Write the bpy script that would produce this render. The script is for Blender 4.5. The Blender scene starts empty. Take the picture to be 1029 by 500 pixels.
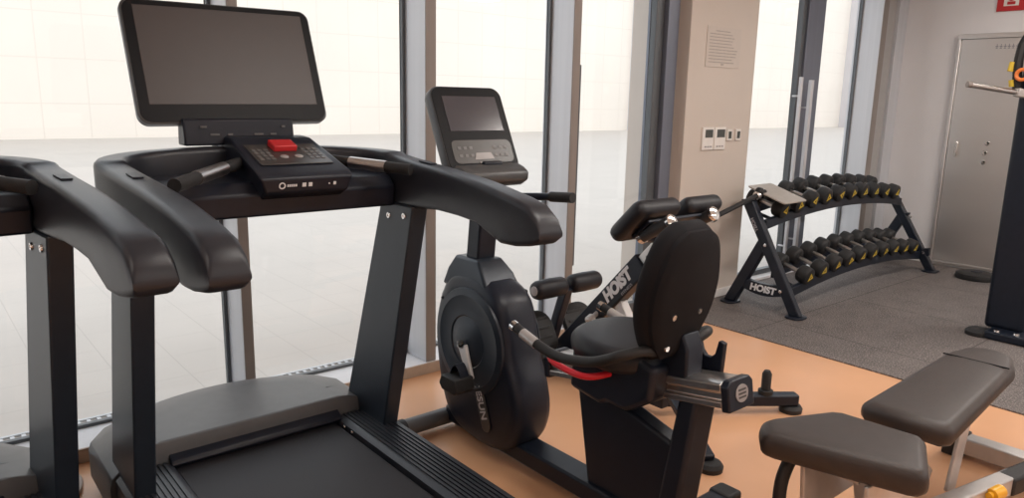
import bpy, bmesh, math, random
from mathutils import Vector, Matrix
random.seed(4)
S = bpy.context.scene
COL = S.collection
PI = math.pi

# ---------------------------------------------------------------- materials
def mat(name, col, rough=.5, metal=0., var=.08, scale=25., bump=0., bscale=200., spec=.5, coat=0., aniso=None):
    m = bpy.data.materials.new(name); m.use_nodes = True
    nt = m.node_tree; N = nt.nodes; L = nt.links
    b = N['Principled BSDF']
    b.inputs['Roughness'].default_value = rough
    b.inputs['Metallic'].default_value = metal
    b.inputs['Specular IOR Level'].default_value = spec
    b.inputs['Coat Weight'].default_value = coat
    tc = N.new('ShaderNodeTexCoord')
    mp = N.new('ShaderNodeMapping'); L.new(tc.outputs['Object'], mp.inputs[0])
    if aniso: mp.inputs['Scale'].default_value = aniso
    nz = N.new('ShaderNodeTexNoise'); nz.inputs['Scale'].default_value = scale; nz.inputs['Detail'].default_value = 3
    L.new(mp.outputs[0], nz.inputs[0])
    rp = N.new('ShaderNodeValToRGB')
    rp.color_ramp.elements[0].position = .3; rp.color_ramp.elements[1].position = .7
    rp.color_ramp.elements[0].color = (*[c*(1-var) for c in col], 1)
    rp.color_ramp.elements[1].color = (*[min(1, c*(1+var)) for c in col], 1)
    L.new(nz.outputs[0], rp.inputs[0]); L.new(rp.outputs[0], b.inputs['Base Color'])
    if bump:
        n2 = N.new('ShaderNodeTexNoise'); n2.inputs['Scale'].default_value = bscale
        L.new(mp.outputs[0], n2.inputs[0])
        bp = N.new('ShaderNodeBump'); bp.inputs['Strength'].default_value = bump; bp.inputs['Distance'].default_value = .002
        L.new(n2.outputs[0], bp.inputs['Height']); L.new(bp.outputs[0], b.inputs['Normal'])
    return m

def tile_mat(name, col, joint, tx, ty, jw, ox=0, oy=0, rough=.5, axes='XY', var=.04, speck=None, nscale=6., bump=0.):
    """tiles laid in a grid with thin joints, optional speckle"""
    m = mat(name, col, rough, var=var, scale=nscale, bump=bump, bscale=150)
    nt = m.node_tree; N = nt.nodes; L = nt.links; b = N['Principled BSDF']
    base = b.inputs['Base Color'].links[0].from_socket
    tc = N.new('ShaderNodeTexCoord'); sp = N.new('ShaderNodeSeparateXYZ'); L.new(tc.outputs['Object'], sp.inputs[0])
    def line(sock, t, o):
        a = N.new('ShaderNodeMath'); a.operation = 'ADD'; a.inputs[1].default_value = o; L.new(sock, a.inputs[0])
        d = N.new('ShaderNodeMath'); d.operation = 'DIVIDE'; d.inputs[1].default_value = t; L.new(a.outputs[0], d.inputs[0])
        f = N.new('ShaderNodeMath'); f.operation = 'FRACT'; L.new(d.outputs[0], f.inputs[0])
        c = N.new('ShaderNodeMath'); c.operation = 'LESS_THAN'; c.inputs[1].default_value = jw/t; L.new(f.outputs[0], c.inputs[0])
        return c.outputs[0]
    la = line(sp.outputs[axes[0]], tx, ox); lb = line(sp.outputs[axes[1]], ty, oy)
    mx = N.new('ShaderNodeMath'); mx.operation = 'MAXIMUM'; L.new(la, mx.inputs[0]); L.new(lb, mx.inputs[1])
    if speck:
        nz = N.new('ShaderNodeTexNoise'); nz.inputs['Scale'].default_value = speck[1]; nz.inputs['Detail'].default_value = 1
        L.new(tc.outputs['Object'], nz.inputs[0])
        r = N.new('ShaderNodeValToRGB'); r.color_ramp.elements[0].position = speck[2]; r.color_ramp.elements[1].position = speck[2]+.06
        L.new(nz.outputs[0], r.inputs[0])
        m1 = N.new('ShaderNodeMix'); m1.data_type = 'RGBA'; L.new(r.outputs[0], m1.inputs[0]); L.new(base, m1.inputs[6])
        m1.inputs[7].default_value = (*speck[0], 1); base = m1.outputs[2]
    m2 = N.new('ShaderNodeMix'); m2.data_type = 'RGBA'; L.new(mx.outputs[0], m2.inputs[0]); L.new(base, m2.inputs[6])
    m2.inputs[7].default_value = (*joint, 1); L.new(m2.outputs[2], b.inputs['Base Color'])
    return m

def glass_mat(name):
    m = bpy.data.materials.new(name); m.use_nodes = True
    nt = m.node_tree; N = nt.nodes; L = nt.links
    N.remove(N['Principled BSDF'])
    t = N.new('ShaderNodeBsdfTransparent'); t.inputs[0].default_value = (.97, .975, .97, 1)
    g = N.new('ShaderNodeBsdfGlossy'); g.inputs['Roughness'].default_value = .02
    f = N.new('ShaderNodeLayerWeight'); pw = N.new('ShaderNodeMath'); pw.operation = 'POWER'; pw.inputs[1].default_value = 5.; L.new(f.outputs['Facing'], pw.inputs[0])
    ad = N.new('ShaderNodeMath'); ad.operation = 'ADD'; ad.inputs[1].default_value = .035; L.new(pw.outputs[0], ad.inputs[0])
    mul = N.new('ShaderNodeMath'); mul.operation = 'MULTIPLY'; mul.inputs[1].default_value = .7
    L.new(ad.outputs[0], mul.inputs[0])
    mx = N.new('ShaderNodeMixShader'); L.new(mul.outputs[0], mx.inputs[0]); L.new(t.outputs[0], mx.inputs[1]); L.new(g.outputs[0], mx.inputs[2])
    L.new(mx.outputs[0], N['Material Output'].inputs[0])
    return m

def lamp_mat(name, col, e):
    m = mat(name, (.9, .9, .88), .4)
    b = m.node_tree.nodes['Principled BSDF']
    b.inputs['Emission Color'].default_value = (*col, 1); b.inputs['Emission Strength'].default_value = e
    return m

M = {
 'floor': mat('peach_vinyl', (.68, .37, .205), .34, var=.05, scale=2.2, bump=.03, bscale=60),
 'rubber_tile': tile_mat('speckled_rubber_tile', (.105, .091, .086), (.05, .043, .040), 1., 1., .008, 0.0, .43, .72, speck=((.29, .25, .235), 130., .56), var=.2, bump=.5),
 'wall': mat('white_wall_paint', (.80, .785, .795), .6, var=.015, scale=3, bump=.03),
 'pillar': mat('beige_pillar_paint', (.62, .555, .50), .6, var=.02, scale=3, bump=.03),
 'ceiling': mat('ceiling_paint', (.82, .80, .77), .8, var=.02),
 'alu': mat('satin_aluminium_frame', (.62, .63, .66), .38, .25, var=.04, aniso=(1, 1, .02)),
 'alu_front': mat('bronze_grey_frame', (.27, .235, .215), .5, .2, var=.05, aniso=(1, 1, .02)),
 'alu_dark': mat('dark_grey_frame', (.115, .125, .135), .45, .3, var=.06, aniso=(1, 1, .02)),
 'alu_blue': mat('blue_grey_frame', (.17, .19, .24), .4, .3, var=.05, aniso=(1, 1, .02)),
 'sill': mat('white_sill', (.72, .72, .74), .4, var=.03),
 'base_beige': mat('beige_skirting', (.42, .33, .26), .5, var=.05),
 'base_grey': mat('grey_closing_panel', (.40, .385, .375), .5, var=.03),
 'base_white': mat('white_skirting', (.8, .78, .77), .45, var=.03),
 'glass': glass_mat('clear_window_glass'),
 'plaza': tile_mat('pale_paving', (.585, .535, .49), (.49, .445, .405), .3, .34, .005, .05, .03, .7, var=.03, nscale=1.2),
 'far_wall': tile_mat('cream_stone_panels', (.95, .865, .775), (.87, .78, .69), 1.21, 1.27, .03, .5, .18, .7, 'XZ', var=.03, nscale=.25),
 'lavender': mat('shaded_lavender_face', (.66, .635, .65), .8, var=.02, scale=.5),  # shade on the outside building faces, put into the colour as lavender grey
 'grille': mat('drain_steel', (.55, .56, .58), .4, .5, var=.06),
 'plastic': mat('black_plastic', (.010, .013, .023), .38, spec=.38, var=.12, bump=.12, bscale=500),
 'shroud': mat('charcoal_grey_plastic', (.022, .024, .032), .36, spec=.42, var=.08, bump=.15, bscale=600),
 'hood': mat('graphite_plastic', (.105, .105, .108), .42, var=.06, bump=.15, bscale=700),
 'steel_black': mat('black_powder_coat', (.009, .013, .023), .38, .05, spec=.38, var=.1, bump=.1, bscale=600),
 'upright': mat('slate_powder_coat', (.022, .030, .043), .36, .2, var=.06, bump=.1, bscale=600),
 'belt': mat('running_belt_rubber', (.020, .019, .023), .62, var=.15, scale=300, bump=.3, bscale=900),
 'rubber': mat('black_rubber', (.014, .014, .015), .6, var=.15, bump=.3, bscale=400),
 'grip_rubber': mat('dark_grey_grip_rubber', (.030, .031, .035), .5, var=.1),
 'vinyl': mat('black_vinyl_upholstery', (.012, .012, .016), .45, spec=.38, var=.12, bump=.25, bscale=300),
 'vinyl_brown': mat('dark_brown_vinyl_upholstery', (.038, .028, .025), .48, var=.1, bump=.3, bscale=350),
 'mesh': mat('black_mesh_fabric', (.009, .0085, .011), .8, spec=.25, var=.2, scale=500, bump=.6, bscale=900),
 'screen': mat('glossy_screen_glass', (.060, .050, .050), .42, var=.02, spec=.5, coat=.0),
 'screen_blue': mat('bike_screen_glass', (.060, .058, .070), .18, var=.02, spec=.6, coat=.3),
 'bezel': mat('bezel_plastic', (.006, .006, .008), .42, var=.08, spec=.18),
 'bezel_edge': mat('grey_case_edge', (.085, .088, .092), .36, .2, var=.06),
 'overlay': mat('keypad_overlay', (.050, .046, .044), .32, var=.08),
 'key': mat('keypad_key', (.14, .135, .135), .4, var=.06),
 'button': mat('pale_round_button', (.33, .31, .31), .35, var=.05),
 'white_mark': mat('white_print', (.75, .76, .78), .5, var=.02),
 'grey_mark': mat('grey_print', (.33, .32, .34), .5, var=.1),
 'key_print': mat('pale_grey_print', (.50, .49, .50), .5, var=.1),
 'red': mat('red_plastic', (.55, .025, .03), .35, var=.06),
 'lever_red': mat('red_grip', (.70, .02, .035), .3, var=.05),
 'chrome': mat('chrome', (.78, .76, .74), .16, 1., var=.03),
 'steel': mat('satin_steel', (.60, .57, .55), .28, 1., var=.05, aniso=(.05, 1, 1)),
 'silver': mat('silver_paint', (.52, .50, .49), .34, .45, var=.05),
 'crank_alu': mat('pale_cast_alloy', (.70, .70, .70), .4, .1, var=.04),
 'stainless': mat('brushed_stainless', (.74, .70, .67), .36, .85, var=.02, scale=4, aniso=(1, .3, 1)),
 'yellow': mat('yellow_logo', (.62, .44, .04), .45, var=.08),
 'yellow_knob': mat('yellow_knob_plastic', (.80, .40, .02), .35, var=.06),
 'orange': mat('orange_print', (.80, .22, .05), .45, var=.08),
 'paper': mat('laminated_paper', (.60, .54, .49), .5, var=.02),
 'print': mat('faded_print', (.40, .36, .33), .6, var=.2, scale=120),
 'plate_white': mat('white_switch_plate', (.80, .77, .74), .4, var=.02),
 'dark_lcd': mat('dark_lcd', (.05, .055, .05), .2, var=.05),
 'board': mat('beige_board', (.40, .36, .32), .45, var=.06),
 'cord': mat('beige_cord', (.38, .30, .25), .5, var=.05),
 'lamp': lamp_mat('lamp_diffuser', (1., .86, .70), 3.),
 'lamp_frame': mat('lamp_frame_white', (.8, .8, .8), .4),
}

# ---------------------------------------------------------------- mesh builder
class MB:
    def __init__(s): s.b = bmesh.new()
    def add(s, vs, fs):
        v = [s.b.verts.new(p) for p in vs]
        for f in fs:
            try: s.b.faces.new([v[i] for i in f])
            except ValueError: pass
        return v
    def box(s, x0, x1, y0, y1, z0, z1, mtx=None):
        vs = [Vector(p) for p in ((x0,y0,z0),(x1,y0,z0),(x1,y1,z0),(x0,y1,z0),(x0,y0,z1),(x1,y0,z1),(x1,y1,z1),(x0,y1,z1))]
        if mtx: vs = [mtx @ v for v in vs]
        s.add(vs, [(3,2,1,0),(4,5,6,7),(0,1,5,4),(1,2,6,5),(2,3,7,6),(3,0,4,7)]); return s
    def loft(s, rings, caps=True, closed=False):
        n = len(rings[0]); vv = [[s.b.verts.new(p) for p in r] for r in rings]
        m = len(vv)
        for i in range(m if closed else m-1):
            a, b = vv[i], vv[(i+1) % m]
            for k in range(n):
                try: s.b.faces.new((a[k], a[(k+1)%n], b[(k+1)%n], b[k]))
                except ValueError: pass
        if caps and not closed:
            s.b.faces.new(vv[0][::-1]); s.b.faces.new(vv[-1])
        return s
    def prism(s, pts, a0, a1, axis='x'):
        """2D polygon extruded along an axis: x -> pts are (y,z); y -> (x,z); z -> (x,y)"""
        f = {'x': lambda p, a: (a, p[0], p[1]), 'y': lambda p, a: (p[0], a, p[1]), 'z': lambda p, a: (p[0], p[1], a)}[axis]
        return s.loft([[f(p, a0) for p in pts], [f(p, a1) for p in pts]])
    def tube(s, path, r, n=12, caps=True):
        P = [Vector(p) for p in path]; rr = r if isinstance(r, (list, tuple)) else [r]*len(P)
        rings = []; up = None
        for i, p in enumerate(P):
            d = ((P[min(i+1, len(P)-1)] - p).normalized() if i < len(P)-1 else Vector()) + ((p - P[i-1]).normalized() if i else Vector())
            d.normalize()
            if up is None:
                up = Vector((0, 0, 1)) if abs(d.z) < .9 else Vector((1, 0, 0))
            u = (up - d*up.dot(d)).normalized(); w = d.cross(u); up = u
            rings.append([p + rr[i]*(math.cos(2*PI*k/n)*u + math.sin(2*PI*k/n)*w) for k in range(n)])
        return s.loft(rings, caps)
    def bar(s, p0, p1, w, h, roll=0.):
        """rectangular bar between two points; w across, h in the vertical sense"""
        p0, p1 = Vector(p0), Vector(p1); d = (p1-p0).normalized()
        up = Vector((0, 0, 1)) if abs(d.z) < .97 else Vector((0, 1, 0))
        sd = d.cross(up).normalized(); u = sd.cross(d)
        if roll: R = Matrix.Rotation(roll, 3, d); sd = R @ sd; u = R @ u
        ring = lambda c: [c + sd*(a*w/2) + u*(b*h/2) for a, b in ((-1,-1),(1,-1),(1,1),(-1,1))]
        return s.loft([ring(p0), ring(p1)])
    def lathe(s, c, axis, prof, n=24):
        """profile of (along, radius) round an axis through c"""
        c = Vector(c); d = Vector(axis).normalized()
        up = Vector((0, 0, 1)) if abs(d.z) < .9 else Vector((1, 0, 0))
        u = (up - d*up.dot(d)).normalized(); w = d.cross(u)
        return s.loft([[c + d*a + max(r, 1e-4)*(math.cos(2*PI*k/n)*u + math.sin(2*PI*k/n)*w) for k in range(n)] for a, r in prof])

def smooth(pts, k=6):
    """Catmull-Rom through points"""
    P = [Vector(p) for p in pts]; out = []
    for i in range(len(P)-1):
        a = P[i-1] if i else P[0]*2-P[1]; b, c = P[i], P[i+1]; d = P[i+2] if i+2 < len(P) else P[-1]*2-P[-2]
        for j in range(k):
            t = j/k
            out.append(.5*((2*b)+(-a+c)*t+(2*a-5*b+4*c-d)*t*t+(-a+3*b-3*c+d)*t**3))
    out.append(P[-1]); return out

def rrect(w, h, r, n=5, cx=0, cy=0):
    pts = []
    for qx, qy, a0 in ((1,1,0),(-1,1,PI/2),(-1,-1,PI),(1,-1,1.5*PI)):
        for k in range(n+1):
            a = a0 + PI/2*k/n
            pts.append((cx+qx*(w/2-r)+r*math.cos(a), cy+qy*(h/2-r)+r*math.sin(a)))
    return pts

def pad_mesh(mb, outline, t, mtx, e=.35, n=4, crown=.004):
    """upholstered pad: outline (x,y), thickness t, edges rolled; mtx places it (local z is up)"""
    xs = [p[0] for p in outline]; ys = [p[1] for p in outline]
    cx, cy = (min(xs)+max(xs))/2, (min(ys)+max(ys))/2; hx, hy = (max(xs)-min(xs))/2, (max(ys)-min(ys))/2
    r = t*e; rings = []
    def ins(d): return [(cx+(p[0]-cx)*(1-d/hx), cy+(p[1]-cy)*(1-d/hy)) for p in outline]
    for k in range(n+1):
        a = PI/2*k/n; rings.append((ins(r*(1-math.sin(a))), -t/2 + r*(1-math.cos(a))))
    for k in range(n+1):
        a = PI/2*(1-k/n); rings.append((ins(r*(1-math.sin(a))), t/2 - r*(1-math.cos(a))))
    for q, c in ((.25, .5), (.55, .9)): rings.append((ins(r+(min(hx, hy)-r)*q), t/2+crown*c))
    mb.loft([[mtx @ Vector((p[0], p[1], z)) for p in ring] for ring, z in rings])
    return mb

def obj(name, mb, m, parent=None, bev=0., seg=2, ang=40, sub=0):
    bm = mb.b
    bmesh.ops.remove_doubles(bm, verts=bm.verts, dist=1e-6)
    bmesh.ops.recalc_face_normals(bm, faces=bm.faces)
    if parent is not None:
        pos = Vector((0, 0, 0)); q = parent
        while q is not None: pos += q.location; q = q.parent
    else:
        vs = [v.co for v in bm.verts]
        pos = Vector((sum(v.x for v in vs)/len(vs), sum(v.y for v in vs)/len(vs), min(v.z for v in vs)))
    bm.transform(Matrix.Translation(-pos))
    me = bpy.data.meshes.new(name); bm.to_mesh(me); bm.free()
    me.materials.append(m if not isinstance(m, str) else M[m])
    me.polygons.foreach_set('use_smooth', [True]*len(me.polygons))
    me.set_sharp_from_angle(angle=math.radians(ang))
    o = bpy.data.objects.new(name, me); COL.objects.link(o)
    if parent is not None: o.parent = parent
    else: o.location = pos
    if bev:
        md = o.modifiers.new('bevel', 'BEVEL'); md.width = bev; md.segments = seg; md.limit_method = 'ANGLE'; md.angle_limit = math.radians(32)
    if sub:
        md = o.modifiers.new('subdivision', 'SUBSURF'); md.levels = sub; md.render_levels = sub
    return o

def text(name, s, size, m, parent, mtx, depth=.0012, shear=0., bold=0., lab=None, sx=1.):
    cu = bpy.data.curves.new('txt', 'FONT'); cu.body = s; cu.size = size; cu.align_x = 'CENTER'; cu.align_y = 'CENTER'
    cu.shear = shear; cu.offset = bold; cu.extrude = depth
    t = bpy.data.objects.new('txt', cu); COL.objects.link(t)
    bpy.context.view_layer.update()
    me = bpy.data.meshes.new_from_object(t.evaluated_get(bpy.context.evaluated_depsgraph_get()))
    bpy.data.objects.remove(t); bpy.data.curves.remove(cu)
    mb = MB(); mb.b.from_mesh(me); bpy.data.meshes.remove(me)
    mb.b.transform(mtx @ Matrix.Diagonal((sx, 1, 1, 1)))
    o = obj(name, mb, m, parent)
    if lab: o['label'] = lab
    return o

def frame(origin, xdir, ydir):
    """matrix with local x, y along the given directions"""
    x = Vector(xdir).normalized(); y = Vector(ydir); y = (y - x*y.dot(x)).normalized(); z = x.cross(y)
    m = Matrix((x, y, z)).transposed().to_4x4(); m.translation = Vector(origin); return m

def thing(name, loc, label, cat, group=None):
    o = bpy.data.objects.new(name, None); o.empty_display_size = .1; COL.objects.link(o); o.location = loc
    o['label'] = label; o['category'] = cat
    if group: o['group'] = group
    return o
def tag(o, label, cat, group=None):
    o['label'] = label; o['category'] = cat
    if group: o['group'] = group
    return o
def struct(name, mb, m, parent=None, **k):
    o = obj(name, mb, m, parent, **k)
    if parent is None: o['kind'] = 'structure'
    return o
def copy_tree(o, parent=None):
    c = o.copy(); COL.objects.link(c)
    if parent: c.parent = parent
    for ch in list(o.children): copy_tree(ch, c)
    return c

# ---------------------------------------------------------------- the setting
XL, XR, YB, YW, ZC = -3.2, 7.3, -3.6, 3.33, 2.78
struct('floor', MB().box(XL, XR+.1, YB, 3.33, -.08, 0), 'floor')
struct('floor_rubber', MB().prism([(3.985, YB), (XR, YB), (XR, 3.2), (4.86, 3.2), (4.86, 3.088), (3.985, 3.088)], .0, .008, 'z'), 'rubber_tile')
struct('ceiling', MB().box(XL-.1, XR+.1, YB-.1, 3.6, ZC, ZC+.1), 'ceiling')
struct('wall_left', MB().box(XL-.1, XL, YB, 3.6, 0, ZC), 'wall')
struct('wall_back', MB().box(XL-.1, XR+.1, YB-.1, YB, 0, ZC), 'wall')
struct('wall_right', MB().box(XR, XR+.1, YB, 3.6, 0, ZC), 'wall')
struct('wall_pillar', MB().box(4.08, 4.85, 3.1, 3.6, 0, ZC), 'pillar', bev=.004)
struct('wall_header', MB().box(XL, XR, 3.12, 3.42, 2.62, ZC), 'wall')
struct('baseboard_right', MB().box(XR-.014, XR, YB, 3.12, .008, .085), 'base_white', bev=.003)
struct('baseboard_pillar', MB().box(4.075, 4.853, 3.088, 3.1, .008, .07), 'base_white', bev=.003)
# low kerb under the glazing
struct('trim_1', MB().box(XL, 3.03, 3.085, 3.34, 0, .055), 'sill', bev=.004)
struct('trim_2', MB().box(XL, 3.03, 3.075, 3.086, 0, .058), 'base_beige', bev=.002)
struct('trim_3', MB().box(4.86, 7.3, 3.2, 3.34, 0, .03), 'sill', bev=.004)
# mullions: satin box with a darker room-side cap
mull = [(-1.80,-1.74), (-.85,-.79), (.10,.16), (1.085,1.13), (2.03,2.09), (3.022,3.08), (6.77,6.86)]
for i, (a, b) in enumerate(mull):
    o = struct('trim_%d' % (i+4), MB().box(a, b, 3.104, 3.34, .055 if b < 3.05 else 0, 2.62), 'alu', bev=.003)
    obj('mullion_cap', MB().box(a+.001, b-.001, 3.098, 3.1045, .056, 2.62), 'alu_front', o, bev=.001)
# windows between mullions
def window(n, a, b, z0):
    fr = MB(); w = .016
    fr.box(a, a+w, 3.283, 3.312, z0, 2.62).box(b-w, b, 3.283, 3.312, z0, 2.62).box(a+w, b-w, 3.283, 3.312, z0, z0+.014).box(a+w, b-w, 3.283, 3.312, 2.57, 2.62)
    o = struct('window_%d' % n, fr, 'alu_dark', bev=.003)
    obj('glass_pane', MB().box(a+w-.004, b-w+.004, 3.294, 3.302, z0+.012, 2.574), 'glass', o)
edges = [(-1.74,-.85), (-.79,.10), (.16,1.085), (1.13,2.03), (2.09,3.022)]
for i, (a, b) in enumerate(edges): window(i+1, a, b, .055)
window(6, 6.08, 6.77, .03)
# left run: solid wall beyond the glazing
struct('wall_front', MB().box(XL, -1.80, 3.12, 3.42, 0, 2.62), 'wall')
# single glass door right of the third mullion
def door(n, a, b, y, hx, hz0, hz1, stile_m, sw=.075):
    st = MB()
    st.box(a, a+sw*.6, y, y+.05, .01, 2.6).box(b-sw, b, y, y+.05, .01, 2.6).box(a+sw*.6, b-sw, y, y+.05, .01, .07).box(a+sw*.6, b-sw, y, y+.05, 2.5, 2.6)
    o = struct('door_%d' % n, st, stile_m, bev=.003)
    obj('glass_pane', MB().box(a+sw*.6-.004, b-sw+.004, y+.02, y+.028, .066, 2.504), 'glass', o)
    h = MB()
    h.box(hx-.014, hx+.014, y-.075, y-.05, hz0, hz1)
    for z in (hz0+.15, hz1-.15): h.tube([(hx, y-.055, z), (hx, y+.004, z)], .008, 8)
    obj('pull_handle', h, 'alu_dark' if n == 1 else 'alu', o, bev=.004)
    return o
door(1, 3.082, 3.925, 3.2, 3.105, .43, 1.62, 'alu_dark')
struct('trim_11', MB().box(3.93, 4.04, 3.165, 3.34, 0, 2.62), 'alu_blue', bev=.004)
struct('trim_12', MB().box(4.04, 4.08, 3.2, 3.34, 0, 2.62), 'alu', bev=.004)
# double doors right of the pillar
door(2, 4.86, 5.80, 3.27, 5.70, .1, 1.64, 'alu_dark', .05)
struct('trim_13', MB().box(5.80, 6.06, 3.25, 3.34, 0, 2.62), 'alu_blue', bev=.004)
hb = MB().box(5.80, 5.84, 3.17, 3.20, .1, 1.62)
for z in (.3, 1.4): hb.tube([(5.82, 3.19, z), (5.82, 3.255, z)], .008, 8)
o = obj('pull_handle', hb, 'alu', bpy.data.objects['trim_13'], bev=.004)
# closing panel beside the right wall
struct('trim_14', MB().box(6.86, 7.12, 3.15, 3.34, 0, 2.62), 'base_grey', bev=.003)
struct('trim_15', MB().box(7.12, 7.30, 3.12, 3.34, 0, 2.62), 'alu', bev=.003)

# outside: paved court, far stone-clad wall, drain grille, pale blocks
struct('floor_court', MB().box(-14, 75, 3.34, 25.4, -.10, -.005), 'plaza')
struct('wall_court', MB().box(-14, 75, 25., 25.4, -.1, 9.), 'far_wall')
struct('wall_block', MB().box(28.3, 31.0, 24.6, 25.0, -.005, 9.), 'lavender')
struct('wall_corner_block', MB().box(49.8, 58, 23.8, 25.0, -.005, 9.), 'lavender')
g = MB()
g.box(-3, 3.0, 3.37, 3.385, -.006, .004).box(-3, 3.0, 3.50, 3.515, -.006, .004)
for k in range(150): g.box(-3+k*.04, -3+k*.04+.016, 3.385, 3.50, -.006, .002)
tag(obj('drain_grille', g, 'grille'), 'long slotted steel drain grille in the paving outside the windows', 'drain grille')

# ---------------------------------------------------------------- things on the pillar
nt_ = thing('notice_sheet', (4.45, 3.1, 1.80), 'faded laminated notice sheet with grey lines taped to the beige pillar', 'notice')
obj('sheet', MB().box(4.255, 4.645, 3.095, 3.1, 1.66, 1.925), 'paper', nt_)
pm = MB()
for k in range(11):
    z = 1.90 - k*.0205; w = .33 if k else .2
    pm.box(4.45-w/2, 4.45-w/2+w*random.uniform(.75, 1), 3.0938, 3.0952, z-.006, z)
pm.box(4.43, 4.46, 3.0938, 3.0952, 1.672, 1.685)
obj('printed_lines', pm, 'print', nt_)
def ctrl(x0, x1, z0, z1, dx0, dx1, dz0, dz1, name, label, cat, key=True):
    t = thing(name, ((x0+x1)/2, 3.1, z0), label, cat)
    obj('plate', MB().box(x0, x1, 3.086, 3.1, z0, z1), 'plate_white', t, bev=.003)
    obj('display', MB().box(dx0, dx1, 3.083, 3.0865, dz0, dz1), 'dark_lcd', t, bev=.001)
    if key:
        k = MB()
        for i in range(3): k.box(dx0+i*.03, dx0+.018+i*.03, 3.083, 3.0865, z0+.018, z0+.028)
        obj('key_row', k, 'button', t)
ctrl(4.27, 4.40, 1.10, 1.255, 4.30, 4.385, 1.185, 1.24, 'thermostat', 'white wall controller with dark display, nearest the left edge of the beige pillar', 'thermostat')
ctrl(4.41, 4.54, 1.10, 1.255, 4.435, 4.525, 1.185, 1.24, 'thermostat', 'white wall controller with dark display, between the other controller and two small switches', 'thermostat')
ctrl(4.56, 4.62, 1.16, 1.24, 4.573, 4.607, 1.175, 1.225, 'light_switch', 'small dark switch on the pillar, directly right of the two white controllers', 'switch', False)
ctrl(4.665, 4.725, 1.16, 1.24, 4.678, 4.712, 1.175, 1.225, 'light_switch', 'small dark switch on the pillar nearest the glass doors', 'switch', False)

# ---------------------------------------------------------------- right wall: steel cabinet, sign
cb = thing('hydrant_cabinet', (7.3, 2.2, .02), 'brushed stainless steel cabinet door set in the white wall beside the dumbbell rack', 'cabinet')
obj('frame', MB().box(7.265, 7.299, 1.70, 2.66, 2.01, 2.05).box(7.265, 7.299, 2.63, 2.66, .03, 2.01).box(7.265, 7.299, 1.70, 1.73, .03, 2.01).box(7.265, 7.299, 1.73, 2.63, .03, .05), 'stainless', cb, bev=.004)
obj('door', MB().box(7.274, 7.296, 1.733, 2.627, .053, 2.007), 'stainless', cb, bev=.003)
obj('handle', MB().box(7.255, 7.268, 2.54, 2.565, 1.0, 1.14).box(7.262, 7.278, 2.542, 2.563, 1.005, 1.02).box(7.262, 7.278, 2.542, 2.563, 1.12, 1.135), 'chrome', cb, bev=.004)
for y, z in ((2.315, 1.13), (2.325, 1.045), (2.325, .965)):
    k = obj('lock_knob', MB().lathe((7.275, y, z), (-1, 0, 0), [(0, .02), (.008, .02), (.012, .014), (.02, .012)], 16), 'chrome', cb)
    obj('keyhole', MB().lathe((7.2545, y-.012, z+.004), (-1, 0, 0), [(0, .010), (.003, .010)], 12), 'dark_lcd', k)
tm = MB()
for k in range(6):
    y = 2.36 - k*.03
    tm.box(7.2722, 7.2745, y-.022, y, 1.935, 1.942).box(7.2722, 7.2745, y-.014, y-.009, 1.92, 1.958).box(7.2722, 7.2745, y-.02, y-.002, 1.92, 1.925)
obj('lettering', tm, 'grey_mark', cb)
sg = thing('fire_sign', (7.3, 2.29, 2.22), 'small red square sign with a pale pictogram high on the wall above the steel cabinet', 'sign')
obj('backing', MB().box(7.288, 7.299, 2.19, 2.40, 2.225, 2.44), 'red', sg, bev=.002)
obj('pictogram', MB().box(7.2865, 7.2885, 2.24, 2.35, 2.265, 2.40), 'plate_white', sg)
pg = MB().lathe((7.2868, 2.295, 2.335), (-1, 0, 0), [(0, .032), (.0012, .032)], 20)
pg.box(7.2856, 7.2868, 2.265, 2.325, 2.275, 2.30)
obj('symbol', pg, 'red', sg)

# ---------------------------------------------------------------- treadmill
CX = .91
def ax(v): return 2*CX - v            # mirror across the machine's centre line
T = thing('treadmill', (CX, 2.0, 0), 'black treadmill with wide blank monitor and red stop key, nearest the recumbent bike', 'treadmill')
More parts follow.
